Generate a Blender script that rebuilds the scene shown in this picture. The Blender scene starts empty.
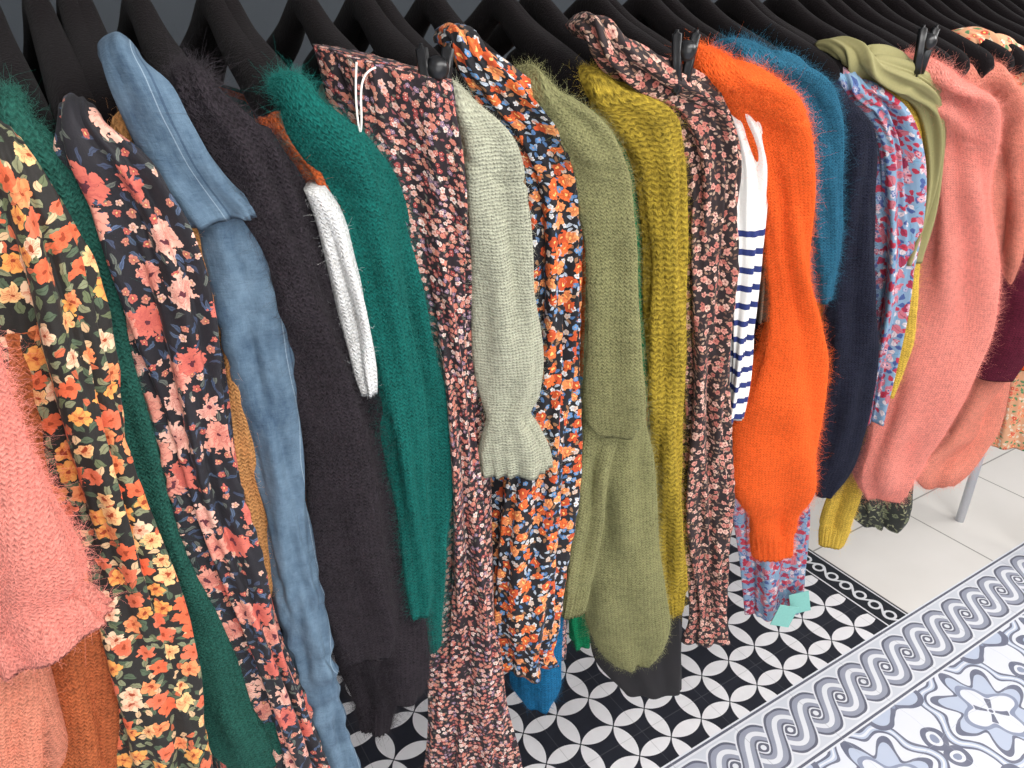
import bpy, bmesh, math, random
import numpy as np
from mathutils import Vector
rng=np.random.default_rng(7)
random.seed(7)
TH=math.radians(26.2); AZ=math.radians(32)
# sleeve sections face the camera: unit vectors of its right and up
ACROSS=np.array([math.cos(AZ),-math.sin(AZ),0.])
ALONG=np.array([math.sin(AZ)*math.sin(TH),math.cos(AZ)*math.sin(TH),math.cos(TH)])
def lin(c):
    r=[]
    for x in c:
        x=x/255.
        r.append(x/12.92 if x<=.04045 else ((x+.055)/1.055)**2.4)
    return (*r,1)
# ---------------------------------------------------------------- node helper
class S:
    def __init__(s,g,k): s.g=g; s.k=k
    def __add__(s,o): return s.g.m('ADD',s,o)
    def __radd__(s,o): return s.g.m('ADD',o,s)
    def __sub__(s,o): return s.g.m('SUBTRACT',s,o)
    def __rsub__(s,o): return s.g.m('SUBTRACT',o,s)
    def __mul__(s,o): return s.g.m('MULTIPLY',s,o)
    def __rmul__(s,o): return s.g.m('MULTIPLY',o,s)
    def __truediv__(s,o): return s.g.m('DIVIDE',s,o)
    def __lt__(s,o): return s.g.m('LESS_THAN',s,o)
    def __gt__(s,o): return s.g.m('GREATER_THAN',s,o)
class G:
    def __init__(g,name):
        g.mat=bpy.data.materials.new(name); g.mat.use_nodes=True
        g.nt=g.mat.node_tree; g.N=g.nt.nodes
        g.b=g.N['Principled BSDF']
    def put(g,inp,v):
        if isinstance(v,S): g.nt.links.new(v.k,inp)
        else: inp.default_value=v
    def m(g,op,a,b=None,c=None):
        n=g.N.new('ShaderNodeMath'); n.operation=op
        for i,v in enumerate((a,b,c)):
            if v is not None: g.put(n.inputs[i],v)
        return S(g,n.outputs[0])
    def fract(g,a): return g.m('FRACT',a)
    def abs(g,a): return g.m('ABSOLUTE',a)
    def sin(g,a): return g.m('SINE',a)
    def cos(g,a): return g.m('COSINE',a)
    def mx(g,a,b): return g.m('MAXIMUM',a,b)
    def mn(g,a,b): return g.m('MINIMUM',a,b)
    def length(g,x,y): return g.m('SQRT',x*x+y*y)
    def mix(g,f,a,b):
        n=g.N.new('ShaderNodeMix'); n.data_type='RGBA'
        g.put(n.inputs[0],f); g.put(n.inputs[6],a); g.put(n.inputs[7],b)
        return S(g,n.outputs[2])
    def uv(g):
        n=g.N.new('ShaderNodeUVMap'); n.uv_map='UVMap'; return S(g,n.outputs[0])
    def obj(g):
        n=g.N.new('ShaderNodeTexCoord'); return S(g,n.outputs['Object'])
    def sep(g,v):
        n=g.N.new('ShaderNodeSeparateXYZ'); g.put(n.inputs[0],v)
        return [S(g,n.outputs[i]) for i in range(3)]
    def vm(g,op,a,b):
        n=g.N.new('ShaderNodeVectorMath'); n.operation=op
        g.put(n.inputs[0],a); g.put(n.inputs[1],b); return S(g,n.outputs[0])
    def noise(g,v,scale,detail=2,rough=.5,col=False):
        n=g.N.new('ShaderNodeTexNoise'); g.put(n.inputs['Vector'],v)
        n.inputs['Scale'].default_value=scale; n.inputs['Detail'].default_value=detail
        n.inputs['Roughness'].default_value=rough
        return S(g,n.outputs['Color' if col else 0])
    def ramp(g,f,cols,const=True):
        n=g.N.new('ShaderNodeValToRGB'); cr=n.color_ramp
        if const: cr.interpolation='CONSTANT'
        k=len(cols)
        while len(cr.elements)<k: cr.elements.new(.5)
        for i,c in enumerate(cols):
            cr.elements[i].position=i/k if const else i/(k-1)
            cr.elements[i].color=lin(c)
        g.put(n.inputs[0],f); return S(g,n.outputs[0])
    def bump(g,h,dist,strength=1.):
        n=g.N.new('ShaderNodeBump'); n.inputs['Strength'].default_value=strength
        n.inputs['Distance'].default_value=dist; g.put(n.inputs['Height'],h)
        g.nt.links.new(n.outputs[0],g.b.inputs['Normal'])
    def fin(g,col,rough=.85,sheen=0.,tint=None):
        g.put(g.b.inputs['Base Color'],col); g.put(g.b.inputs['Roughness'],rough)
        g.b.inputs['Sheen Weight'].default_value=sheen
        g.b.inputs['Sheen Roughness'].default_value=.5
        if tint: g.b.inputs['Sheen Tint'].default_value=tint
        return g.mat
def plain(name,c,rough=.6,metal=0.,sheen=0.,bump=0,bs=300,spec=.5):
    g=G(name); v=g.obj(); n=g.noise(v,bs,3)
    col=g.mix(n*.5,lin(c),lin([min(255,x*1.18+3) for x in c]))
    g.b.inputs['Metallic'].default_value=metal
    g.b.inputs['Specular IOR Level'].default_value=spec
    if bump: g.bump(n,bump)
    return g.fin(col,rough,sheen)
def knit(name,c,w=.0056,h=.0046,bump=.0024,dark=.5,light=1.12,melange=.3,chev=.6,hk=.5,wob=.009,sheen=.22,ws=40):
    g=G(name); uv=g.uv()
    nz=g.noise(uv,ws,4,.65,True)
    off=g.vm('MULTIPLY',g.vm('SUBTRACT',nz,(.5,.5,.5)),(wob,wob,0))
    x,y,_=g.sep(g.vm('ADD',uv,off))
    fu=g.fract(x/w); tri=g.abs(fu-.5)*2.
    ph=y/h+tri*chev
    lp=g.sin(ph*6.2832)*.5+.5
    rd=g.m('POWER',g.sin(fu*3.14159),.6)
    fz=g.noise(uv,520,3,.75); big=g.noise(uv,24,4,.65); mid=g.noise(uv,130,3,.7)
    hgt=rd*.4+lp*.6
    f=hgt*hk+fz*.4+(mid-.5)*.9+(big-.5)*melange*1.6
    n=g.m('MINIMUM',g.m('MAXIMUM',f,0.),1.)
    col=g.mix(n,lin([k*dark for k in c]),lin([min(255,k*light+6) for k in c]))  # stitch gaps darkened in the base colour, a mild painted occlusion
    g.bump(hgt*.8+fz*.5+mid*.6,bump,.9)
    g.b.inputs['Specular IOR Level'].default_value=.12
    return g.fin(col,.95,sheen,lin([min(255,k*1.1+10) for k in c]))
def floral(name,base,layers,rough=.7,sc_all=1.):
    g=G(name); uv=g.uv()
    nz=g.noise(uv,140*sc_all,2,.5,True)
    col=lin(base)
    for i,L in enumerate(layers):
        sc=L['scale']*sc_all
        dv=g.vm('ADD',uv,g.vm('MULTIPLY',g.vm('SUBTRACT',nz,(.5,.5,.5)),(L.get('d',.5)/sc,)*2+(0,)))
        dv=g.vm('ADD',dv,(i*1.37+.11,i*2.11,0))
        dv=g.vm('MULTIPLY',dv,(1,1,0))
        vo=g.N.new('ShaderNodeTexVoronoi'); vo.voronoi_dimensions='2D'; vo.feature='F1'
        vo.inputs['Scale'].default_value=sc; vo.inputs['Randomness'].default_value=L.get('rnd',.85)
        g.put(vo.inputs['Vector'],dv)
        rc,gc,bc=g.sep(S(g,vo.outputs['Color']))
        p=g.vm('SUBTRACT',dv,S(g,vo.outputs['Position']))
        x,y,_=g.sep(p); x=x*sc; y=y*sc
        ca=g.cos(bc*6.2832); sa=g.sin(bc*6.2832)
        xr=x*ca-y*sa; yr=x*sa+y*ca
        if L['type']=='flower':
            r=g.length(xr,yr); a=g.m('ARCTAN2',yr,xr)
            n=L.get('pet',5)
            lob=g.abs(g.cos(a*(n/2.)))
            R=L['R']
            edge=(.66+.34*g.m('POWER',lob,.7))*(R*(.65+.35*g.m('FRACT',rc*7.3)))
            mask=(r<edge)*(gc<L.get('prob',1.))
            t=g.mn(r/R,1.)
            fc=g.ramp(rc,L['pal'])
            lob2=g.abs(g.sin(a*(n/2.)+rc*3.))
            inn=(r<(.3+.3*lob2)*R)
            vein=g.m('POWER',lob,.45)
            shade=g.mx(g.mn(.45+.6*vein+(t-.5)*.4,1.),0.)
            fc=g.mix(shade,lin(L['inner']),fc)
            fc=g.mix(inn*(g.sin(a*float(n*3))*.25+.35),fc,lin(L['inner']))
            fc=g.mix((r<R*.17),fc,lin(L['center']))
        else:
            a=L.get('len',.5); w=L.get('wid',.2)
            mask=((g.abs(yr+xr*xr*.5)/w+(xr*xr)/(a*a))<1.)*(gc<L.get('prob',1.))
            fc=g.ramp(rc,L['pal'])
            fc=g.mix((g.abs(yr+xr*xr*.5)<.03)*.5,fc,lin([k*.4 for k in L['pal'][0]]))
        col=g.mix(mask,col,fc)
    wv=g.noise(uv,900,1); cr_=g.noise(uv,45,4,.6)
    g.bump(wv*.15+cr_,.0035,.45)
    g.b.inputs['Specular IOR Level'].default_value=.3
    return g.fin(col,rough,.05)
# ------------------------------------------------------------ materials
C_={'pink':(234,138,124),'pink2':(216,132,112),'rust':(184,98,58),'salmon':(216,136,110),'forest':(38,90,78),'teal':(18,96,88),'tan':(210,150,92),'char':(40,35,39),'white':(238,232,222),'orange2':(214,100,50),'sage':(174,174,152),'olive':(134,132,90),'emer':(20,134,86),'must':(172,146,50),'blue':(24,100,144),'orange':(255,100,38),'tblue':(40,98,124),'navy':(29,31,44),'yellow':(232,186,76),'burg':(92,28,46)}
LONG={'char':1.9,'pink':1.5,'tblue':1.4,'navy':1.5,'teal':1.4,'pink2':1.5,'orange':1.3,'forest':1.2,'salmon':1.3,'olive':1.15}
M={}
for k in C_:
    kw={}
    if k=='sage': kw=dict(w=.0042,h=.0036,dark=.66,chev=.25)
    if k=='white': kw=dict(dark=.8)
    if k=='orange': kw=dict(dark=.72,light=1.0,w=.0052,h=.0044,melange=.15,hk=.6)
    if k in('char','navy'): kw=dict(light=1.4,dark=.4,sheen=.08)
    if k in('pink','pink2','salmon'): kw=dict(dark=.7,w=.005,h=.004,melange=.2)
    if k=='olive': kw=dict(w=.0058,dark=.56)
    if k=='must': kw=dict(w=.0105,h=.0082,dark=.28,light=1.12,bump=.006,chev=.45,hk=.72,wob=.017,ws=70)
    M[k]=knit(k+'_knit',C_[k],**kw)
M['black']=plain('black_fabric',(26,23,24),.9)
M['khaki']=plain('khaki_cotton',(128,122,80),.85)
M['f1']=floral('yellow_orange_floral_print',(37,34,31),[
 dict(type='leaf',scale=84,len=.52,wid=.24,pal=[(100,108,76),(130,130,98),(80,94,72)],prob=.8),
 dict(type='leaf',scale=92,len=.45,wid=.25,pal=[(214,176,134),(196,98,64),(130,134,102)],prob=.5),
 dict(type='flower',scale=47,R=.52,pet=5,pal=[(232,162,84),(222,104,66),(236,190,130),(218,112,80),(234,200,164),(228,144,92)],inner=[200,84,50],center=(150,60,30),prob=.85)])
M['f3']=floral('black_coral_floral_print',(33,31,36),[
 dict(type='leaf',scale=85,len=.5,wid=.14,pal=[(74,88,110),(62,70,92),(96,100,92)],prob=.7),
 dict(type='leaf',scale=70,len=.5,wid=.1,pal=[(84,100,130),(64,78,104)],prob=.4),
 dict(type='flower',scale=85,R=.34,pet=5,pal=[(186,96,84),(192,124,104),(222,182,162)],inner=[150,56,50],center=(230,190,120),prob=.5),
 dict(type='flower',scale=25,R=.47,pet=9,pal=[(220,148,128),(230,178,158),(206,106,90)],inner=[176,78,72],center=(90,40,50),prob=.76)])
M['f9']=floral('small_pink_floral_print',(36,27,31),[
 dict(type='leaf',scale=180,len=.5,wid=.2,pal=[(120,90,94),(140,76,78),(100,96,84)],prob=.6),
 dict(type='flower',scale=150,R=.46,pet=5,pal=[(190,112,98),(160,68,64),(134,116,140),(202,142,118)],inner=[140,64,60],center=(226,204,184),prob=.7),
 dict(type='flower',scale=112,R=.44,pet=5,pal=[(224,208,196),(214,174,160),(194,120,102)],inner=[186,116,104],center=(190,110,70),prob=.6)])
M['f11']=floral('orange_blue_floral_print',(28,26,30),[
 dict(type='leaf',scale=120,len=.5,wid=.22,pal=[(176,186,198),(74,110,154),(150,106,70)],prob=.7),
 dict(type='flower',scale=100,R=.42,pet=5,pal=[(218,214,208),(90,134,180),(210,182,158)],inner=[120,140,170],center=(220,150,60),prob=.5),
 dict(type='flower',scale=60,R=.52,pet=5,d=.8,pal=[(226,108,50),(196,80,38),(232,148,90)],inner=[160,60,30],center=(250,190,110),prob=.75)])
M['f16']=floral('brown_rose_floral_print',(42,31,32),[
 dict(type='leaf',scale=150,len=.5,wid=.22,pal=[(150,114,94),(110,80,68),(176,146,126)],prob=.75),
 dict(type='flower',scale=92,R=.47,pet=5,pal=[(214,148,132),(188,114,100),(224,182,164)],inner=[146,72,68],center=(110,50,50),prob=.76)])
M['f22']=floral('red_blue_paisley_print',(120,146,170),[
 dict(type='leaf',scale=85,len=.52,wid=.34,pal=[(172,44,66),(206,192,194),(62,84,136),(112,150,176)],prob=.95),
 dict(type='leaf',scale=52,len=.55,wid=.32,pal=[(174,46,68),(150,42,70),(190,104,116)],prob=.75),
 dict(type='flower',scale=62,R=.44,pet=6,pal=[(180,52,74),(74,98,148),(200,134,146)],inner=[220,210,212],center=(60,70,120),prob=.4)],rough=.55)
M['f27']=floral('coral_green_floral_print',(210,154,116),[
 dict(type='leaf',scale=80,len=.5,wid=.24,pal=[(90,136,90),(226,206,178)],prob=.8),
 dict(type='flower',scale=60,R=.45,pet=5,pal=[(220,90,68),(234,146,108)],inner=[170,40,40],center=(250,220,120),prob=.7)])
M['fdk']=floral('dark_leaf_print',(40,42,34),[
 dict(type='leaf',scale=70,len=.5,wid=.15,pal=[(130,130,96),(160,158,120)],prob=.9),
 dict(type='flower',scale=40,R=.4,pet=7,pal=[(120,124,90)],inner=[40,42,34],center=(40,40,30),prob=.6)])
def denim():
    g=G('denim_cotton'); uv=g.uv(); x,y,_=g.sep(uv)
    n=g.noise(g.vm('MULTIPLY',uv,(1,.3,1)),130,5,.75); n2=g.noise(uv,16,4,.65); n3=g.noise(g.vm('MULTIPLY',uv,(.2,1,1)),500,3,.7)
    f=g.mx(g.mn(n*.7+n3*.35+(n2-.5)*1.2-.1,1.),0.)
    col=g.mix(f,lin((46,66,88)),lin((124,148,166)))
    st_=(g.abs(g.fract(x/.075)-.5)<.012); st2=(g.abs(g.fract(x/.075)-.56)<.006)
    col=g.mix(st_*.55,col,lin((44,62,84))); col=g.mix(st2*.5,col,lin((160,176,188)))
    g.bump(n*.6+n3*.5-st_*.6+n2*1.5,.0022,.9)
    g.b.inputs['Specular IOR Level'].default_value=.15
    return g.fin(col,.92,.03)
M['denim']=denim()
def striped():
    g=G('navy_striped_jersey'); uv=g.uv(); x,y,_=g.sep(uv)
    s=(g.fract(y/.026)<.34)*(y>.255)
    n=g.noise(uv,400,2)
    g.bump(n,.0006)
    return g.fin(g.mix(s,g.mix(n,lin((232,229,222)),lin((242,240,235))),lin((34,48,106))),.85)
M['stripe']=striped()
def tweed():
    g=G('brown_tweed'); uv=g.uv(); x,y,_=g.sep(uv)
    s=(g.sin(x*1400.)*g.sin(y*1400.))*.5+.5
    n=g.noise(uv,300,3,.8)
    return g.fin(g.mix(g.mn(s*.6+n*.4,1.),lin((44,34,30)),lin((150,124,100))),.95)
M['tweed']=tweed()
M['velvet']=plain('black_velvet_flock',(17,13,14),1.,sheen=.03,bump=.0012,bs=420,spec=.1)
M['chrome']=plain('chrome_metal',(190,190,192),.25,1.)
M['blackmetal']=plain('black_metal_rail',(26,27,30),.4,.6)
M['plastic']=plain('black_clip_plastic',(14,14,16),.3)
M['whitemetal']=plain('pale_grey_metal',(196,198,204),.45)
M['cord']=plain('white_cord',(228,222,212),.8)
M['tag']=plain('mint_paper_tag',(120,176,166),.8)
COL=bpy.context.scene.collection
def link(o,parent=None):
    COL.objects.link(o)
    if parent is not None: o.parent=parent
    return o
def mesh_obj(name,V,Fc,mats,parent=None,uv=None,smooth=True,matidx=None,recalc=True):
    me=bpy.data.meshes.new(name); me.from_pydata([tuple(map(float,v)) for v in V],[],[tuple(int(i) for i in f) for f in Fc])
    for m_ in mats: me.materials.append(m_)
    if uv is not None:
        ul=me.uv_layers.new(name='UVMap')
        flat=np.array([uvc for f in uv for uvc in f],dtype=np.float32).ravel()
        ul.data.foreach_set('uv',flat)
    if smooth: me.polygons.foreach_set('use_smooth',[True]*len(me.polygons))
    if matidx is not None: me.polygons.foreach_set('material_index',matidx)
    me.update()
    if recalc:
        bm=bmesh.new(); bm.from_mesh(me); bmesh.ops.recalc_face_normals(bm,faces=bm.faces); bm.to_mesh(me); bm.free()
    return link(bpy.data.objects.new(name,me),parent)
def empty(name,loc=(0,0,0)):
    e=bpy.data.objects.new(name,None); e.location=loc; e.empty_display_size=.05; return link(e)
def cr(P,n):
    P=np.array(P,float)
    d=np.r_[0,np.cumsum(np.linalg.norm(np.diff(P[:,:3],axis=0),axis=1))]
    t=np.linspace(0,d[-1],n)
    h=np.diff(d)[:,None]; sl=np.diff(P,axis=0)/h
    m_=np.zeros_like(P); m_[1:-1]=(sl[:-1]*h[1:]+sl[1:]*h[:-1])/(h[1:]+h[:-1]); m_[0]=sl[0]; m_[-1]=sl[-1]
    k=np.clip(np.searchsorted(d,t,side='right')-1,0,len(h)-1)
    hh=h[k,0]; s=((t-d[k])/hh)[:,None]; hh=hh[:,None]
    out=(2*s**3-3*s**2+1)*P[k]+(s**3-2*s**2+s)*hh*m_[k]+(-2*s**3+3*s**2)*P[k+1]+(s**3-s**2)*hh*m_[k+1]
    return out,t
FOLD={'knit':[(2,2.,.0018),(3,3,.0022),(4,4,.0018),(6,5,.0012)],'cloth':[(3,3,.004),(5,2,.0036),(7,4,.003),(11,2,.0018),(17,2,.0009)],'denim':[(2,4,.0022),(3,6,.0022),(5,8,.0014),(9,8,.0006)]}
def loft(name,secs,mat,parent,fold='knit',segs=84,step=.005,amp=1.,fuzz=0,fuzzcol=None,seed=0,wr=.0,rib=0.,ribk=22,seam=None,gather=0.,topgather=0.,hl=1.,drag=1.):
    r=np.random.default_rng(seed+11)
    P=[np.r_[c,u,b] for c,u,b in secs]
    L=sum(np.linalg.norm(P[i+1][:3]-P[i][:3]) for i in range(len(P)-1))
    n=max(16,int(L/step)); A,t=cr(P,n)
    C,U,B=A[:,:3],A[:,3:6],A[:,6]
    T=np.gradient(C,axis=0); T/=np.linalg.norm(T,axis=1)[:,None]
    Nn=-np.cross(U,T); Nn/=np.linalg.norm(Nn,axis=1)[:,None]
    ph=np.linspace(0,2*np.pi,segs,endpoint=False)-np.pi/2
    un_=U/np.linalg.norm(U,axis=1)[:,None]
    D=np.zeros((n,segs))
    ramp=np.clip(t/.12,0.15,1)[:,None]
    for k,w,a in FOLD[fold]:
        for _ in range(2):
            D+=a*amp*np.sin(k*ph[None,:]+r.uniform(-1,1)*w*2*t[:,None]*3+r.uniform(0,6.28)+.8*np.sin(t[:,None]*r.uniform(3,8)+r.uniform(0,6)))
    if fold=='knit':
        for _ in range(4):
            D+=.0017*amp*drag*np.sin(t[:,None]*r.uniform(35,75)+r.uniform(1.5,3)*np.sin(ph[None,:]+r.uniform(0,6)))*np.clip(np.sin(t[:,None]*r.uniform(5,9)+r.uniform(0,6)),0,1)*np.abs(np.sin(ph[None,:]))**2
    if wr:
        for _ in range(3):
            D+=wr*.7*np.sin(t[:,None]*r.uniform(90,230)+r.uniform(1,3)*np.sin(ph[None,:]+r.uniform(0,6))+2*np.sin(t[:,None]*17))*np.clip(np.sin(t[:,None]*r.uniform(7,14)+r.uniform(0,6)),0,1)
    D*=ramp
    te=t[-1]-t
    if rib:
        msk=np.clip((rib-te)/.006,0,1)[:,None]
        D=D*(1-.6*msk)+msk*.0013*np.sign(np.sin(ribk*ph[None,:]))*np.abs(np.sin(ribk*ph[None,:]))**.5
        D+=-.0025*np.exp(-((te[:,None]-rib)/.004)**2)
    if seam:
        sl=t[:,None]-(seam+.025*np.cos(ph[None,:]-.4))
        D+=-.003*np.exp(-(sl/.0035)**2)+.0012*np.exp(-((sl-.008)/.005)**2)
    if gather:
        D+=gather*np.exp(-te[:,None]/.03)*np.sin(13*ph[None,:]+2*np.sin(3*ph[None,:]))
    if topgather:
        D+=topgather*np.exp(-t[:,None]/.10)*np.sin(17*ph[None,:]+2*np.sin(3*ph[None,:]))
    cs,sn=np.cos(ph)[None,:,None],np.sin(ph)[None,:,None]
    rad=un_[:,None,:]*cs+Nn[:,None,:]*sn
    Vg=C[:,None,:]+U[:,None,:]*cs+Nn[:,None,:]*B[:,None,None]*sn+rad*D[:,:,None]
    e=C[-1]; extra=[]
    for q,(sc,up) in enumerate(((.93,.004),(.86,.02),(.7,.04))):
        extra.append((e-T[-1]*up)[None,:]+(Vg[-1]-e)*sc)
    rings=np.concatenate([Vg,np.array(extra)],axis=0)
    tt=np.r_[t,t[-1]+.004,t[-1]+.02,t[-1]+.04]
    nr=len(rings)
    seg=np.linalg.norm(np.roll(rings,-1,axis=1)-rings,axis=2)
    cum=np.concatenate([np.zeros((nr,1)),np.cumsum(seg,axis=1)],axis=1)
    cum-=cum[:,[segs//2]]
    ofs=r.uniform(0,3); cum+=ofs
    V=rings.reshape(-1,3)
    Fc=[];UVs=[]
    for i in range(nr-1):
        ci,cj=cum[i],cum[i+1]
        for j in range(segs):
            j2=(j+1)%segs
            Fc.append((i*segs+j,i*segs+j2,(i+1)*segs+j2,(i+1)*segs+j))
            UVs.append(((ci[j],tt[i]),(ci[j+1],tt[i]),(cj[j+1],tt[i+1]),(cj[j],tt[i+1])))
    V=np.vstack([V,C[0][None,:],(C[-1]-T[-1]*.04)[None,:]])
    for j in range(segs):
        j2=(j+1)%segs; c0=nr*segs
        def q(a):
            d_=V[a]-C[0]; return (ofs+float(d_@un_[0]),-float(d_@Nn[0]))
        Fc.append((c0,j2,j)); UVs.append((q(c0),q(j2),q(j)))
        o=(nr-1)*segs; Fc.append((c0+1,o+j,o+j2)); UVs.append(((0,0),(.01,0),(0,.01)))
    ob=mesh_obj(name,V,Fc,[mat],parent,UVs,recalc=False)
    if fuzz:
        k=int(fuzz)
        ii=r.integers(1,n-1,k); jj=r.integers(0,segs,k)
        p0=Vg[ii,jj]+ (Vg[np.minimum(ii+1,n-1),jj]-Vg[ii,jj])*r.uniform(0,1,(k,1))+(Vg[ii,(jj+1)%segs]-Vg[ii,jj])*r.uniform(0,1,(k,1))
        nn=rad[ii,jj]
        d=nn+r.normal(0,1.0,(k,3)); d/=np.linalg.norm(d,axis=1)[:,None]
        ln=hl*r.uniform(.0022,.0068,(k,1))*r.choice([1,1,1,1,1,1.8],(k,1))
        bend=r.normal(0,.8,(k,3))
        p=np.stack([p0-nn*.001,p0+d*ln*.35,p0+d*ln*.65+bend*ln*.25,p0+d*ln*.8+bend*ln*.8],axis=1)
        hc=bpy.data.hair_curves.new(name+'_fuzz'); hc.add_curves([4]*k)
        hc.points.foreach_set('position',p.astype(np.float32).ravel())
        rr=np.tile(np.array([.00008,.00007,.00005,.00003],np.float32),k)
        at=hc.attributes.get('radius') or hc.attributes.new('radius','FLOAT','POINT')
        at.data.foreach_set('value',rr)
        hc.materials.append(fuzzcol or mat)
        link(bpy.data.objects.new(name+'_fuzz',hc),parent)
    return ob
FZ={}
def fuzzmat(key,c):
    if key not in FZ:
        g=G('fuzz_'+key); g.b.inputs['Specular IOR Level'].default_value=.15
        g.fin(lin([min(255,k*1.1+8) for k in c]),.85,.1); FZ[key]=g.mat
    return FZ[key]
RY=.91
def sections(spec,Y,bk=.46,bmin=.014,bmax=.052,top=True):
    """spec: 'x,z,halfwidth[,drop] ...' in millimetres, traced from the camera view onto the hanging plane y=Y"""
    secs=[]
    for q in spec.split():
        v=[float(a)/1000 for a in q.split(',')]
        C=np.array([v[0],Y,v[1]]); U=ACROSS*v[2]-(ALONG*v[3] if len(v)>3 else 0)
        secs.append((C,U,min(bmax,max(bmin,np.linalg.norm(U)*bk))))
    if top:
        c,u,b=secs[0]
        pre=[(c+np.array([0,.05,.006]),u*.8,.010),(c+np.array([0,.03,.006]),u*.93,.013)]
        secs=pre+[(c+np.array([0,.010,-.001]),u,max(.015,b*.8))]+secs[1:]
    return secs
def body(name,x,hem,mat,parent,fold='cloth',thick=.016,y0=.735,y1=1.11,z0=1.47,seed=0,zneck=1.515):
    r=np.random.default_rng(seed+99); segs=90; n=60
    yc=(y0+y1)/2; hy=(y1-y0)/2
    ph=np.linspace(0,2*np.pi,segs,endpoint=False)
    V=[]
    for i in range(n):
        t=i/(n-1)
        for p in ph:
            c,s=math.cos(p),math.sin(p)
            dy=-hy*c*(1-.08*math.sin(math.pi*min(1,t*3)))
            zt=min(z0+.085*(1-abs(c)**1.2),zneck)
            V.append((x+thick*s,yc+dy,zt+(hem-zt)*t))
    V=np.array(V).reshape(n,segs,3)
    tt=np.linspace(0,1,n)[:,None]
    for k in (4,6,9,13):
        V[:,:,0]+=(.0045 if fold=='cloth' else .0022)*np.sin(k*ph[None,:]+r.uniform(0,6)+r.uniform(-2,2)*tt*2)*np.clip(tt*4,0,1)
    Fc=[];UVs=[]
    w=4*hy/segs
    for i in range(n-1):
        for j in range(segs):
            j2=(j+1)%segs
            Fc.append((i*segs+j,i*segs+j2,(i+1)*segs+j2,(i+1)*segs+j))
            v0,v1=(1.5-hem)*i/n,(1.5-hem)*(i+1)/n
            UVs.append(((j*w,v0),((j+1)*w,v0),((j+1)*w,v1),(j*w,v1)))
    return mesh_obj(name,V.reshape(-1,3),Fc,[mat],parent,UVs)
# ------------------------------------------------------------ hangers
DROP=.074
def hanger_mesh():
    n=49; segs=20; V=[];Fc=[]
    for i in range(n):
        s=-1+2*i/(n-1); y=s*.20; a=abs(s)
        z=-DROP*a**1.35+.020*math.exp(-(s/.22)**2)
        wx=.0105+.0095*min(1,a*1.2)**1.0; hz=.0165+.006*a
        if i in(0,n-1): wx*=.5;hz*=.5
        if i in(1,n-2): wx*=.82;hz*=.82
        if i in(2,n-3): wx*=.95;hz*=.95
        sl=(-DROP*1.35*max(a,.01)**.35)*(1 if s>0 else -1)/.20
        nx=math.hypot(1,sl)
        for j in range(segs):
            p=2*math.pi*j/segs
            cx=math.copysign(abs(math.cos(p))**.85,math.cos(p))*wx; cz=math.copysign(abs(math.sin(p))**.85,math.sin(p))*hz
            V.append((cx,y-cz*sl/nx,z+cz/nx))
    for i in range(n-1):
        for j in range(segs): Fc.append((i*segs+j,i*segs+(j+1)%segs,(i+1)*segs+(j+1)%segs,(i+1)*segs+j))
    Fc.append(tuple(range(segs))); Fc.append(tuple((n-1)*segs+j for j in range(segs)))
    nf=len(Fc)
    path=[(0,0,.02),(0,0,.05),(0,.006,.062),(0,.016,.073),(0,.018,.09),(0,.008,.104),(0,-.006,.106),(0,-.016,.096),(0,-.018,.085)]
    pp,_=cr(path,30); T=np.gradient(pp,axis=0); T/=np.linalg.norm(T,axis=1)[:,None]
    b=len(V); X=np.array([1.,0,0])
    for i in range(30):
        N2=np.cross(X,T[i])
        for j in range(8):
            p=2*math.pi*j/8; V.append(tuple(pp[i]+.0021*(math.cos(p)*X+math.sin(p)*N2)))
    for i in range(29):
        for j in range(8): Fc.append((b+i*8+j,b+i*8+(j+1)%8,b+(i+1)*8+(j+1)%8,b+(i+1)*8+j))
    return mesh_obj('clothes_hanger',V,Fc,[M['velvet'],M['chrome']],matidx=[0]*nf+[1]*(len(Fc)-nf))
ZR=1.580
h0=hanger_mesh()
def add_hanger(x,dy=0.,rz=0.,dz=0.):
    if h0.get('used'):
        o=bpy.data.objects.new('clothes_hanger',h0.data); link(o)
    else: o=h0; h0['used']=1
    o.location=(x,RY+dy,ZR+dz); o.rotation_euler=(0,0,rz+rng.uniform(-.03,.03)); return o
# ------------------------------------------------------------ garments
gi=0
def garment(name,mk,parts,hem=None,bodyx=None,hang=True,fuzz=1,bt=.014):
    global gi
    gi+=1
    e=empty(name)
    fold='cloth' if mk not in C_ else 'knit'
    if mk=='denim': fold='denim'
    x0=None
    for i,(pn,Y,spec,op) in enumerate(parts):
        op=dict(op); m_=M[op.pop('mat',mk)]; top=op.pop('top',True)
        bk=op.pop('bk',.46 if mk in C_ else .42)
        secs=sections(spec,Y,bk=bk,top=top)
        if x0 is None: x0=secs[2][0][0] if top else secs[0][0][0]
        fz=0
        if mk in C_ and fuzz:
            area=sum(np.linalg.norm(secs[k+1][0]-secs[k][0])*np.linalg.norm(secs[k][1])*4 for k in range(len(secs)-1))
            fz=int(area*210000*fuzz)
        loft(pn,secs,m_,e,fold=op.pop('fold',fold),fuzz=fz,fuzzcol=fuzzmat(mk,C_[mk]) if mk in C_ else None,seed=gi*10+i,hl=LONG.get(mk,1.),**op)
    if hem is not None: body('body',bodyx if bodyx is not None else x0,hem,M[mk],e,fold=fold,seed=gi,thick=bt)
    if hang: add_hanger(bodyx if bodyx is not None else x0)
    return e
N=dict(top=False)
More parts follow.
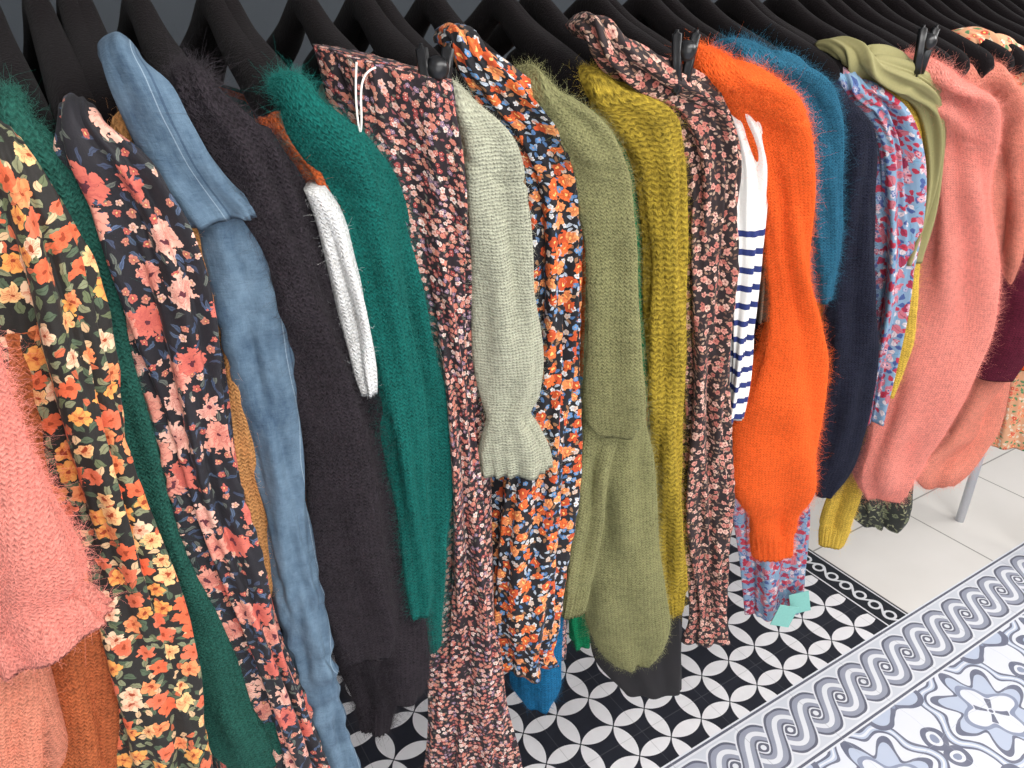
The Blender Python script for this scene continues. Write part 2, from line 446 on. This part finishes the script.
garment('pink_mohair_sweater','pink',[('sleeve',.58,'-63,1413,26 -66,1348,30 -70,1284,40 -74,1234,52,-1 -79,1207,55,-8 -84,1191,48,-12 -82,1171,54,-19 -80,1152,62,-29',dict(top=False,bk=.5,gather=.004))],hang=False,fuzz=1.2)
garment('rust_knit_sweater','rust',[('sleeve',.68,'-50,1376,37 -67,1273,35 -78,1120,43 -88,1001,47 -110,871,49',N)],hang=False)
garment('salmon_knit_cardigan','salmon',[('sleeve',.62,'-110,1181,27 -121,1101,32 -147,970,34',N)],hang=False)
garment('yellow_floral_dress','f1',[('sleeve',.665,'-15,1509,24 -14,1474,33 -14,1429,40 -17,1365,45 -19,1285,43 -19,1194,42 -21,1104,48 -21,975,53 -28,828,54',dict(wr=.001))],hem=.5)
garment('forest_green_sweater','forest',[('sleeve',.695,'7,1526,13 9,1503,22 11,1442,35 19,1355,27 24,1268,25 32,1156,26 45,1023,33 55,901,34 70,800,33 71,777,19',{})],hem=.85)
garment('coral_floral_dress','f3',[('sleeve',.675,'48,1520,15 53,1502,28 65,1463,33 71,1413,38 74,1351,39 75,1283,32 75,1198,27 81,1101,29 94,987,26 110,854,27 125,702,28',dict(wr=.001)),
  ('sleeve_far',.70,'91,1455,16 100,1402,15 109,1334,15 107,1241,16 102,1150,17 103,1019,18 123,855,23 139,661,26',N)],hem=.5)
garment('camel_knit_sweater','tan',[('sleeve',.705,'76,1511,14 90,1470,19 119,1360,21 121,1257,22 121,1165,21 125,1074,22 124,1033,18 126,1021,10',{})],hem=.9,fuzz=.7)
garment('denim_shirt','denim',[('yoke',.675,'84,1562,17 89,1550,23 97,1520,26 106,1489,28 118,1464,29 125,1451,33 130,1441,31',dict(wr=.0018,gather=.002)),
  ('sleeve',.685,'125,1465,20 133,1447,23 137,1416,26 142,1341,26 146,1235,25 148,1116,22 150,977,23 156,846,26 157,807,26 159,788,23 161,735,27 165,704,26',dict(top=False,wr=.0020,gather=.001,bk=.6))],hem=.8)
garment('charcoal_mohair_cardigan','char',[('sleeve',.672,'134,1541,16 148,1509,28 164,1460,29 178,1396,27 193,1316,29 204,1226,32 209,1127,36 211,1018,37 219,939,32 219,900,22',dict(seam=.14)),
 ('sleeve_far',.703,'172,1504,19 194,1451,21 213,1383,20 231,1297,20 249,1200,25 257,1093,30 265,974,36 268,875,37 266,806,35 269,773,23',N),
 ('cuff_far',.735,'215,939,31 225,833,33 239,752,27 237,699,19',dict(top=False,rib=.05))],hem=.85,fuzz=1.2)
garment('white_knit_sweater','white',[('sleeve',.684,'219,1455,9 227,1436,12 237,1383,13 247,1321,12 253,1263,9 255,1240,6',N)],hem=None,fuzz=.2)
garment('burnt_orange_sweater','orange2',[('sleeve',.700,'205,1503,17 225,1473,14 238,1440,12 250,1390,12 264,1331,11 268,1290,9',{})],hem=.95,fuzz=.4)
garment('teal_mohair_sweater','teal',[('sleeve',.68,'216,1530,19 230,1502,33 253,1457,30 267,1390,26 276,1305,25 284,1199,23 287,1095,20 288,960,18 288,930,14',dict(seam=.12)),
 ('sleeve_far',.70,'254,1498,19 285,1450,20 300,1380,21 312,1291,21 319,1179,26 315,1072,27 308,954,24 308,880,19 312,843,12',dict(top=False,rib=.04))],hem=.85,fuzz=1.2)
garment('small_floral_strapless_dress','f9',[('skirt',.70,'301,1554,61,16 308,1512,60,19 321,1454,50,17 339,1363,38,10 352,1258,29 361,1127,25 363,978,29 365,806,45 365,493,66',dict(top=False,bk=.25,amp=1.5,topgather=.0025))],hem=None)
garment('sage_knit_sweater','sage',[('sleeve',.67,'367,1519,13 380,1493,24 390,1424,32 405,1315,34 414,1223,35 415,1188,29 413,1173,23 417,1150,32 421,1120,41 423,1094,42',dict(gather=.0035,seam=.1))],hem=.95,fuzz=.4)
garment('orange_floral_blouse','f11',[('sleeve',.69,'386,1566,16 407,1539,28 447,1495,36 474,1442,33 485,1342,30 482,1231,34 468,1098,46 453,947,52 447,790,49 448,770,43 448,741,49',dict(gather=.002,wr=.001))],hem=.8)
garment('blue_knit_sweater','blue',[('sleeve',.72,'542,1164,16 550,1056,19 528,948,34 501,815,39 495,699,38 497,634,35 500,597,18',N)],hang=False,fuzz=.7)
garment('olive_green_sweater','olive',[('sleeve',.665,'455,1527,13 482,1500,30 518,1452,36 543,1374,32 552,1289,32 559,1209,35 567,1152,37 573,1119,33 576,1100,19',dict(seam=.13)),
 ('forearm',.685,'568,1172,27 567,1114,26 557,1056,21 550,961,21 539,869,20 530,805,19',dict(top=False,rib=.05)),
 ('sleeve_far',.70,'597,1158,33 612,1062,38 630,921,49 644,782,62 658,693,61 665,641,43 673,612,23',N)],hem=.9,fuzz=.8)
garment('emerald_knit_sweater','emer',[('sleeve',.725,'603,1486,20 632,1421,15 649,1319,13 665,1067,11',{}),('cuff_far',.76,'605,855,24 603,736,20 607,643,13',N)],hem=None,fuzz=.5)
garment('mustard_open_knit_sweater','must',[('sleeve',.695,'552,1522,18 586,1501,40 630,1449,34 652,1364,28 671,1229,26 692,1073,23 716,891,24 737,743,23 747,691,15',dict(rib=.05))],hem=.85,fuzz=.8)
garment('brown_floral_dress','f16',[('sleeve',.69,'548,1574,18 580,1547,32 667,1502,41 700,1455,37 727,1316,34 750,1169,31 774,999,32 804,800,34 832,631,28 836,586,37',dict(gather=.0015,wr=.001))],hem=.65)
garment('navy_striped_tee','stripe',[('sleeve',.695,'707,1521,18 746,1486,30 781,1436,28 802,1344,24 815,1229,19 826,1101,14 825,1037,13',dict(amp=.6))],hem=.9)
garment('tweed_jacket','tweed',[('sleeve',.712,'815,1443,19 848,1362,16 868,1244,14 872,1185,9',{})],hem=.9)
garment('orange_mohair_sweater','orange',[('sleeve',.67,'693,1541,21 742,1516,45 796,1474,40 835,1397,29 862,1300,26 894,1206,34 906,1140,48 902,1058,64 909,967,71 920,895,70 926,865,56 930,844,43 938,799,37 953,738,32',dict(seam=.13,rib=.06,amp=1.3))],hem=.9,fuzz=1.2)
garment('petrol_blue_sweater','tblue',[('sleeve',.70,'783,1546,24 851,1521,38 911,1475,33 952,1379,27 984,1273,24 1000,1192,14',{})],hem=.9,fuzz=1.2)
garment('navy_mohair_sweater','navy',[('sleeve',.695,'956,1492,10 991,1458,22 1031,1343,26 1069,1180,37 1104,1030,42 1122,907,39 1117,824,27 1110,793,14',{})],hem=.9)
garment('paisley_dress','f22',[('sleeve',.705,'973,1512,20 1038,1480,32 1089,1436,29 1145,1327,33 1189,1189,32 1203,1058,24 1221,913,17',{}),
 ('skirt_hem',.80,'1051,919,59 1121,668,71 1158,470,62 1169,403,55',dict(top=False,bk=.25))],hem=None)
garment('khaki_shirt','khaki',[('sleeve',.70,'976,1543,19 1060,1512,49 1153,1467,33 1203,1383,21 1216,1287,18 1208,1218,19',{})],hem=.9)
garment('yellow_knit_sweater','yellow',[('sleeve',.715,'1061,1498,16 1114,1461,24 1178,1321,25 1237,1141,23 1263,1041,18 1265,949,9',{}),
 ('sleeve_far',.76,'1294,911,21 1294,821,20 1286,729,28 1279,606,32 1278,567,25',dict(top=False,rib=.05))],hem=.95,fuzz=.7)
garment('pink_mohair_pullover','pink',[('sleeve',.69,'1125,1517,28 1190,1487,47 1250,1426,45 1304,1311,50 1358,1163,67 1372,1065,76 1352,947,76 1315,849,64 1293,765,53 1297,724,32',dict(seam=.2,amp=2.2,drag=1.4))],hem=.95,fuzz=1.1)
garment('dusty_pink_sweater','pink2',[('sleeve',.72,'1329,1508,36 1388,1475,44 1491,1371,40 1586,1175,39 1646,995,44 1645,856,48 1611,742,55 1557,670,50 1568,642,28',dict(amp=2.2,drag=1.4))],hem=.95,fuzz=1.1)
garment('coral_floral_blouse','f27',[('sleeve',.76,'1388,1549,25 1490,1515,47 1625,1408,47 1877,1004,45 1932,790,60 1989,599,77',{})],hem=.9)
garment('burgundy_sweater','burg',[('sleeve',.75,'1827,1063,41 1887,933,52 1977,728,58',N)],hang=False,fuzz=.5)
garment('dark_leaf_print_dress','fdk',[('skirt_hem',.84,'1531,708,57 1578,554,69 1605,471,67 1623,430,40',dict(top=False,bk=.3))],hang=False)
garment('black_trousers','black',[('leg',.82,'746,883,76 783,605,84 808,440,85 852,332,61',dict(top=False,bk=.3,amp=.6))],hang=False)
def simple(name,mk,x,hem):
    e=empty(name); fold='knit' if mk in C_ else 'cloth'
    secs=[(np.array([x,.77,1.50]),np.array([.02,-.012,0]),.012),(np.array([x,.73,1.50]),np.array([.03,-.02,0]),.014),(np.array([x,.715,1.48]),np.array([.035,-.03,0]),.02),
      (np.array([x+.005,.70,1.40]),np.array([.035,-.04,0]),.02),(np.array([x+.005,.69,1.2]),np.array([.035,-.045,0]),.02),(np.array([x,.69,1.0]),np.array([.035,-.045,0]),.02),(np.array([x,.70,.9]),np.array([.025,-.03,0]),.015)]
    loft('sleeve',secs,M[mk],e,fold=fold,seed=int(abs(x)*1000)%97)
    body('body',x,hem,M[mk],e,fold=fold,seed=int(abs(x)*100)%91); add_hanger(x)
for nm,mk,x,hem in [('burgundy_pullover','burg',1.62,.9),('orange_pullover','orange',1.72,.9),('navy_pullover','navy',1.82,.9),('teal_pullover','teal',1.92,.9),('rose_floral_blouse','f16',2.02,.8),('salmon_pullover','salmon',2.12,.9),
   ('salmon_sweater','salmon',-.12,.9),('olive_pullover','olive',-.2,.9),('blue_floral_blouse','f22',-.3,.8),('teal_sweater','teal',-.4,.9)]:
    simple(nm,mk,x,hem)
xs=sorted(o.location.x for o in bpy.data.objects if o.name.startswith('clothes_hanger'))
for a,b in zip(xs[:-1],xs[1:]):
    if b-a>.07:
        k=int((b-a)/.047)
        for i in range(1,k): add_hanger(a+(b-a)*i/k,dy=rng.uniform(0,.01))
def clip(x,y,z):
    e=empty('hanger_clip',(x,y,z))
    for k,dx in enumerate((-.009,.009)):
        bm=bmesh.new(); bmesh.ops.create_cube(bm,size=1)
        for v in bm.verts:
            w=.8 if v.co.z>0 else 1.
            v.co=Vector((v.co.x*.013*w,v.co.y*.012,v.co.z*.066))
        bmesh.ops.bevel(bm,geom=bm.edges[:],offset=.004,segments=3,affect='EDGES')
        me=bpy.data.meshes.new('jaw'); bm.to_mesh(me); bm.free(); me.materials.append(M['plastic'])
        for p in me.polygons: p.use_smooth=True
        o=link(bpy.data.objects.new('jaw_%d'%k,me),e); o.location=(dx,0,0); o.rotation_euler=(.1*k,.12*(1 if k else -1),0)
    bm=bmesh.new(); bmesh.ops.create_uvsphere(bm,u_segments=20,v_segments=12,radius=.011)
    me=bpy.data.meshes.new('spring'); bm.to_mesh(me); bm.free(); me.materials.append(M['plastic'])
    for p in me.polygons: p.use_smooth=True
    o=link(bpy.data.objects.new('spring',me),e); o.location=(0,-.004,.012)
clip(.337,.67,1.537); clip(.638,.67,1.544); clip(1.095,.68,1.543)
def curve(name,pts,rad,mat,parent=None,cyc=False):
    cu=bpy.data.curves.new(name,'CURVE'); cu.dimensions='3D'; cu.bevel_depth=rad; cu.bevel_resolution=3
    s=cu.splines.new('NURBS'); s.points.add(len(pts)-1); s.use_endpoint_u=not cyc; s.use_cyclic_u=cyc; s.order_u=4
    for p,q in zip(s.points,pts): p.co=(*q,1)
    cu.materials.append(mat); return link(bpy.data.objects.new(name,cu),parent)
curve('hanging_cord_loop',[(a/1000,.665,b/1000) for a,b in [(261,1557),(258,1539),(257,1515),(259,1494),(262,1514),(262,1539),(269,1550),(278,1552)]],.0009,M['cord'])
def box(name,a,b,mat,parent=None,rot=None):
    bm=bmesh.new(); bmesh.ops.create_cube(bm,size=1)
    c=[(a[i]+b[i])/2 for i in range(3)]
    for v in bm.verts: v.co=Vector([v.co[i]*(b[i]-a[i])+(0 if rot else c[i]) for i in range(3)])
    me=bpy.data.meshes.new(name); bm.to_mesh(me); bm.free(); me.materials.append(mat); o=link(bpy.data.objects.new(name,me),parent)
    if rot: o.location=c; o.rotation_euler=rot
    return o
for i,(dx,dz) in enumerate(((-.055,.02),(-.01,.035))):
    box('paper_price_tag',(1.175+dx,.745,.40+dz),(1.217+dx,.7465,.455+dz),M['tag'],rot=(0,.25*(1-2*i),-.5))
# ------------------------------------------------------------ rack
rk=empty('clothing_rack')
def tube(name,a,b,r,mat,parent,segs=24):
    a,b=Vector(a),Vector(b); bm=bmesh.new(); bmesh.ops.create_cone(bm,cap_ends=True,segments=segs,radius1=r,radius2=r,depth=(b-a).length)
    me=bpy.data.meshes.new(name); bm.to_mesh(me); bm.free(); me.materials.append(mat)
    for p in me.polygons: p.use_smooth=len(p.vertices)==4
    o=link(bpy.data.objects.new(name,me),parent); o.location=(a+b)/2; o.rotation_euler=(b-a).to_track_quat('Z','Y').to_euler(); return o
RZ=ZR+.09
tube('rail',(-.6,RY,RZ),(2.47,RY,RZ),.0125,M['blackmetal'],rk)
for i,x in enumerate((-.6,2.47)):
    tube('upright_%d'%i,(x,RY-.13,.015),(x,RY-.13,RZ),.014,M['whitemetal'],rk)
    tube('upright_back_%d'%i,(x,RY+.12,.0),(x,RY+.12,RZ),.014,M['whitemetal'],rk)
    tube('cross_%d'%i,(x,RY-.13,RZ),(x,RY+.12,RZ),.014,M['whitemetal'],rk)
    tube('foot_%d'%i,(x,RY-.13,.0),(x,RY-.13,.02),.02,M['whitemetal'],rk)
# ------------------------------------------------------------ room
def bwtile():
    g=G('black_white_petal_tile'); x,y,_=g.sep(g.obj())
    s=.1; a=g.fract(x/s+.3); b=g.fract(y/s+.5); R2=.7071
    cnt=None
    for cx in (0,1):
        for cy in (0,1):
            r=g.length(a-float(cx),b-float(cy)); c=r<R2-.014
            cnt=c if cnt is None else cnt+c
    white=cnt>1.5
    n=g.noise(g.obj(),40,3)
    tx=g.abs(g.fract(x/.2+.15)-.5); ty=g.abs(g.fract(y/.2+.25)-.5)
    gr=(g.mx(tx,ty)>.495)*.3
    col=g.mix(white,g.mix(n,lin((28,29,36)),lin((42,44,54))),g.mix(n,lin((222,219,220)),lin((240,238,240))))
    col=g.mix(gr,col,lin((110,110,112)))
    g.bump(gr*-1.,.001); return g.fin(col,.4)
def bandtile():
    g=G('guilloche_border_tile'); x,y,_=g.sep(g.obj())
    t=(y-.76)/.09; P=.19
    s=x/P*6.2832
    A=.46
    def strand(sign):
        c=g.sin(s)*(A*sign); sl=g.cos(s)*(A*.09*6.2832/P)
        return g.abs(t-c)/g.m('SQRT',1.+sl*sl)
    wht=lin((224,225,230)); gry=lin((146,150,166)); drk=lin((78,80,98)); bg=lin((204,207,215))
    col=bg
    lx=g.fract(x/(P/2))-.5; r=g.length(lx*(P/2)/.09,t)
    col=g.mix(r<.28,col,wht); col=g.mix(r<.18,col,drk); col=g.mix(r<.08,col,wht)
    def draw(col,d,msk=None):
        for w,c in ((.31,wht),(.26,drk),(.20,gry),(.07,wht)):
            f=d<w
            if msk is not None: f=f*msk
            col=g.mix(f,col,c)
        return col
    d1,d2=strand(1.),strand(-1.)
    col=draw(col,d1); col=draw(col,d2); col=draw(col,d1,g.cos(s)>0.)
    at=g.abs(t)
    col=g.mix(at>.82,col,wht); col=g.mix((at>.88)*(at<.95),col,drk)
    tx=g.abs(g.fract(x/.2+.15)-.5); col=g.mix((tx>.495)*.5,col,lin((150,150,155)))
    n=g.noise(g.obj(),30,3); col=g.mix(n*.12,col,lin((240,240,248)))
    return g.fin(col,.4)
def ornatile():
    g=G('ornate_grey_tile'); o=g.obj()
    nz=g.noise(o,14,1,.5,True); x,y,_=g.sep(g.vm('ADD',o,g.vm('MULTIPLY',g.vm('SUBTRACT',nz,(.5,.5,.5)),(.02,.02,0))))
    P=.4
    a=g.abs(g.fract(x/P+.1)-.5)*P; b=g.abs(g.fract((y+.07)/P)-.5)*P
    hi=g.mx(a,b); lo=g.mn(a,b)
    wht=lin((224,226,234)); lb=lin((184,194,214)); drk=lin((90,94,116)); mid=lin((130,139,164))
    col=wht
    def ring(col,cx,cy,r,w,c,X=hi,Y=lo):
        d=g.abs(g.length(X-cx,Y-cy)-r); return g.mix(d<w,col,c)
    def disc(col,cx,cy,r,c): return g.mix(g.length(hi-cx,lo-cy)<r,col,c)
    ang=g.m('ARCTAN2',b,a); r0=g.length(a,b)
    a2=.2-a; b2=.2-b; r2=g.length(a2,b2); ang2=g.m('ARCTAN2',b2,a2)
    bandv=g.abs(r0-(.150+.014*g.cos(ang*8.)))
    col=g.mix(bandv<.015,col,drk); col=g.mix(bandv<.008,col,lb); col=g.mix(bandv<.003,col,wht)
    e1=.104+.026*g.cos(ang*8.); d1=r0-e1
    col=g.mix(d1<0.,col,lb); col=g.mix(g.abs(d1)<.007+.003*g.cos(ang*8.),col,drk)
    e2=.066+.018*g.cos(ang*4.); d2=r0-e2
    col=g.mix(d2<0.,col,wht); col=g.mix(g.abs(d2)<.006,col,mid)
    e3=.092+.026*g.cos(ang2*4.+3.14159); d3=r2-e3
    col=g.mix(d3<0.,col,lb); col=g.mix(g.abs(d3)<.008,col,drk)
    e4=.05+.014*g.cos(ang2*8.); d4=r2-e4
    col=g.mix(d4<0.,col,wht); col=g.mix(g.abs(d4)<.0045,col,mid)
    col=ring(col,.2,.028,.024,.0065,drk); col=disc(col,.2,.028,.010,mid)
    for (A1,B1,rr) in ((a,b,r0),(a2,b2,r2)):
        cs=g.mn(g.abs(A1-B1),g.abs(A1+B1))
        col=g.mix((rr<.040)*(cs<.003+rr*.2)*(rr>.010),col,drk); col=g.mix(rr<.006,col,drk)
    gr=g.mx(g.abs(g.fract(x/.2+.15)-.5),g.abs(g.fract(y/.2+.25)-.5))>.4965
    n=g.noise(o,25,3); col=g.mix(n*.15,col,lin((240,242,250)))
    col=g.mix(gr*.4,col,lin((170,174,184)))
    return g.fin(col,.4)
def striptile():
    g=G('dark_scroll_border_tile'); x,y,_=g.sep(g.obj())
    t=(x-1.85)/.05; s=y/.1*6.2832
    wave=g.sin(s)*.35; d=g.abs(t-wave)
    wht=lin((214,214,216)); drk=lin((34,36,42))
    col=g.mix(d<.1,drk,wht)
    r=g.length(g.fract(y/.05)*1.-.5,t*.9); col=g.mix(g.abs(r-.3)<.07,col,wht)
    col=g.mix(g.abs(t)>.8,col,wht); col=g.mix(g.abs(t)>.9,col,drk)
    return g.fin(col,.4)
def whitetile():
    g=G('white_floor_tile'); x,y,_=g.sep(g.obj())
    P=.45
    gr=g.mx(g.abs(g.fract((x-1.9)/P)-.5),g.abs(g.fract((y-.85)/P+.25)-.5))>.494
    n=g.noise(g.obj(),3,4); col=g.mix(n,lin((212,207,200)),lin((232,227,222)))
    col=g.mix(gr,col,lin((150,146,140))); return g.fin(col,.35)
X0,X1,Y0,Y1,H=-2.2,5.2,-2.4,1.75,2.9
fm=[bwtile(),bandtile(),ornatile(),striptile(),whitetile()]
regs=[(X0,1.8,.85,Y1,0),(1.8,1.9,.85,Y1,3),(1.9,X1,.85,Y1,4),(X0,X1,.67,.85,1),(X0,X1,Y0,.67,2)]
V=[];Fc=[];mi=[]
for x0,x1,y0,y1,k in regs:
    b=len(V); V+=[(x0,y0,0),(x1,y0,0),(x1,y1,0),(x0,y1,0)]; Fc.append((b,b+1,b+2,b+3)); mi.append(k)
mesh_obj('floor',V,Fc,fm,smooth=False,matidx=mi,recalc=False)
wb=plain('dark_slate_wall_paint',(44,50,56),.7); ww=plain('white_wall_paint',(232,230,227),.8)
box('wall_back',(X0,Y1,0),(X1,Y1+.1,H),wb); box('wall_left',(X0-.1,Y0,0),(X0,Y1,H),ww)
box('wall_right',(X1,Y0,0),(X1+.1,Y1,H),ww); box('ceiling',(X0,Y0,H),(X1,Y1,H+.1),ww)
box('wall_front',(X0,Y0-.1,0),(X1,Y0,H),ww)
box('baseboard_back',(X0,Y1-.015,0),(X1,Y1,.09),ww)
# ------------------------------------------------------------ lights
def area(name,loc,tgt,sx,sy,e,c=(1,1,1)):
    l=bpy.data.lights.new(name,'AREA'); l.shape='RECTANGLE'; l.size=sx; l.size_y=sy; l.energy=e; l.color=c
    o=link(bpy.data.objects.new(name,l)); o.location=loc; o.rotation_euler=(Vector(tgt)-Vector(loc)).to_track_quat('-Z','Y').to_euler(); return o
area('ceiling_light_panel',(.8,-.5,2.85),(.6,.5,0),2.2,1.3,86,(1,.985,.96))
area('front_fill_light',(.1,-2.2,1.6),(.6,.7,1.2),3.2,2.0,64,(.98,.99,1))  # added unseen fill before the closed front wall, no window there
area('ceiling_light_panel_right',(3.0,0.0,2.85),(2.0,.8,0),1.8,1.5,92,(1,.985,.965))
w=bpy.data.worlds.new('World'); bpy.context.scene.world=w; w.use_nodes=True
w.node_tree.nodes['Background'].inputs[0].default_value=(.9,.95,1,1); w.node_tree.nodes['Background'].inputs[1].default_value=.5
sc=bpy.context.scene; sc.view_settings.view_transform='Standard'; sc.view_settings.exposure=0.
cd=bpy.data.cameras.new('camera');co=link(bpy.data.objects.new('camera',cd))
co.location=(0,0,1.6);co.rotation_euler=(math.pi/2-TH,0,-AZ);cd.lens=27.07; cd.sensor_width=36; cd.clip_start=.02
sc.camera=co
